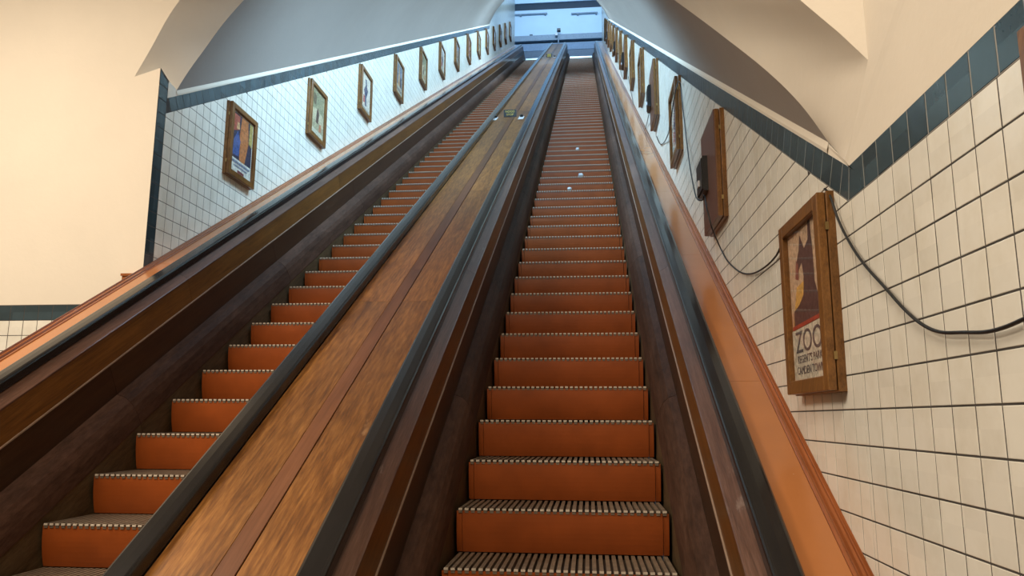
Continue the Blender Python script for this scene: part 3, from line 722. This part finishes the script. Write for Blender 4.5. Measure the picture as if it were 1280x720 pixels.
cable([(977, 305, c), (970, 320, c), (956, 334, c), (940, 342, c), (925, 340, c), (910, 327, c), (902, 313, c), (897, 302, c-.02), (890, 285, c-.07), (884, 262, c-.09), (881, 245, c-.08)], 'black cable hanging between the zoo poster and the black box', .0043)
cable([(880, 244, c-.09), (878, 250, c-.09), (872, 249, c-.08), (868, 238, c-.06), (862, 205, c-.03), (857, 165, c), (853, 130, c), (851, 108, c), (848, 102, c-.03), (844, 116, c-.06), (840, 140, c-.06), (836, 165, c-.04), (830, 178, c), (825, 180, c), (820.5, 170, c)], 'black cable running from the black box over the third right frame', .0048)
cable([(812.5, 132, c-.08), (811, 143, c-.04), (807, 159, c), (802, 163, c), (797, 154, c), (792, 132, c), (788, 110, c), (785, 95, c)], 'black cable hanging below the fourth right frame', .0048)
cable([(784, 88, c-.06), (782, 98, c), (778, 97, c), (774, 82, c), (772, 68, c)], 'black cable hanging below the seventh right frame', .0048)

# ------------------------------------------------------------------ emergency stop signs on the centre deck
def stop_sign(s, which):
    w_, h_ = .20, .118; p0 = SN(-1.163, s, 1.599)+Vector((0, -.006, .001))
    e = thing('stop_sign', 'small black and yellow emergency stop sign on the centre deck, %s' % which, 'sign', p0)
    V, F = boxgeo(p0.x-w_/2, p0.x+w_/2, p0.y, p0.y+.012, p0.z, p0.z+h_); wobj('plate', V, F, M_BLACK, e)
    V, F = boxgeo(p0.x-.062, p0.x+.062, p0.y-.0015, p0.y, p0.z+.008, p0.z+h_-.008); wobj('yellow_field', V, F, M_BLACK if which == 'nearer' else M_YELLOW, e)
    for body, dz in (('NOOD', .085), ('STOP', .034)):
        me = textmesh(body, .047, M_YELLOW if which == 'nearer' else M_BLACK)
        for v in me.vertices: x, y, z = v.co; v.co = (x, -.0035-z, y+dz)
        link('lettering', me, e)
    for sx in (-.225, .185):
        q = SN(p0.x+sx, s-.02, 1.599); b = thing('stop_button', 'dark button on a white plate %s of the %s stop sign' % ('left' if sx < 0 else 'right', which), 'button', q)
        V = [SN(q.x-.04, s-.30, 1.5985), SN(q.x+.04, s-.30, 1.5985), SN(q.x+.04, s+.02, 1.5985), SN(q.x-.04, s+.02, 1.5985)]
        V += [v+EN*.003 for v in V]; F = [(3, 2, 1, 0), (4, 5, 6, 7), (0, 1, 5, 4), (1, 2, 6, 5), (2, 3, 7, 6), (3, 0, 4, 7)]
        wobj('plate', V, F, M_WHITE, b)
        V, F = [], []
        for h, r in ((.003, .028), (.03, .026), (.04, .018)):
            V += [SN(q.x+r*cos(2*pi*k/12), s-.05+r*sin(2*pi*k/12), 1.5985)+EN*h for k in range(12)]
        for l in range(2):
            for k in range(12): F.append((l*12+k, l*12+(k+1) % 12, (l+1)*12+(k+1) % 12, (l+1)*12+k))
        F.append(tuple(range(24, 36))); wobj('knob', V, F, M_BLACK, b)
stop_sign(12.0, 'nearer'); stop_sign(26.5, 'farther')

# ------------------------------------------------------------------ white specks on the right flight, modelled as crumpled balls
for (u, v), lab in (((726, 217), 'larger white paper scrap on a step of the right escalator'), ((712, 233.5), 'white paper scrap on the step just below the larger one'), ((722, 185), 'small white paper scrap higher on the right escalator')):
    p = hit(u, v, NN); ds = T/cos(SL); s_first = (3.685-NN*sin(SL))/cos(SL); k = round((p.dot(E)-s_first)/ds); q = SN(p.x, s_first+k*ds, NN)
    V, F = [], []; n, m_ = 12, 7; r0 = .042 if 'larger' in lab[:7] else .033
    for a in range(m_+1):
        for b in range(n):
            t_, f_ = pi*a/m_, 2*pi*b/n; r = r0*(1 if a in (0, m_) else random.uniform(.72, 1.1)); V.append(Vector((q.x+r*sin(t_)*cos(f_), q.y+.05+r*sin(t_)*sin(f_)*.8, q.z+.034+r*cos(t_)*.75)))
    for a in range(m_):
        for b in range(n): F.append((a*n+b, a*n+(b+1) % n, (a+1)*n+(b+1) % n, (a+1)*n+b))
    tag(wobj('white_speck', V, F, M_WHITE), lab, 'paper', 'white specks on the right escalator')
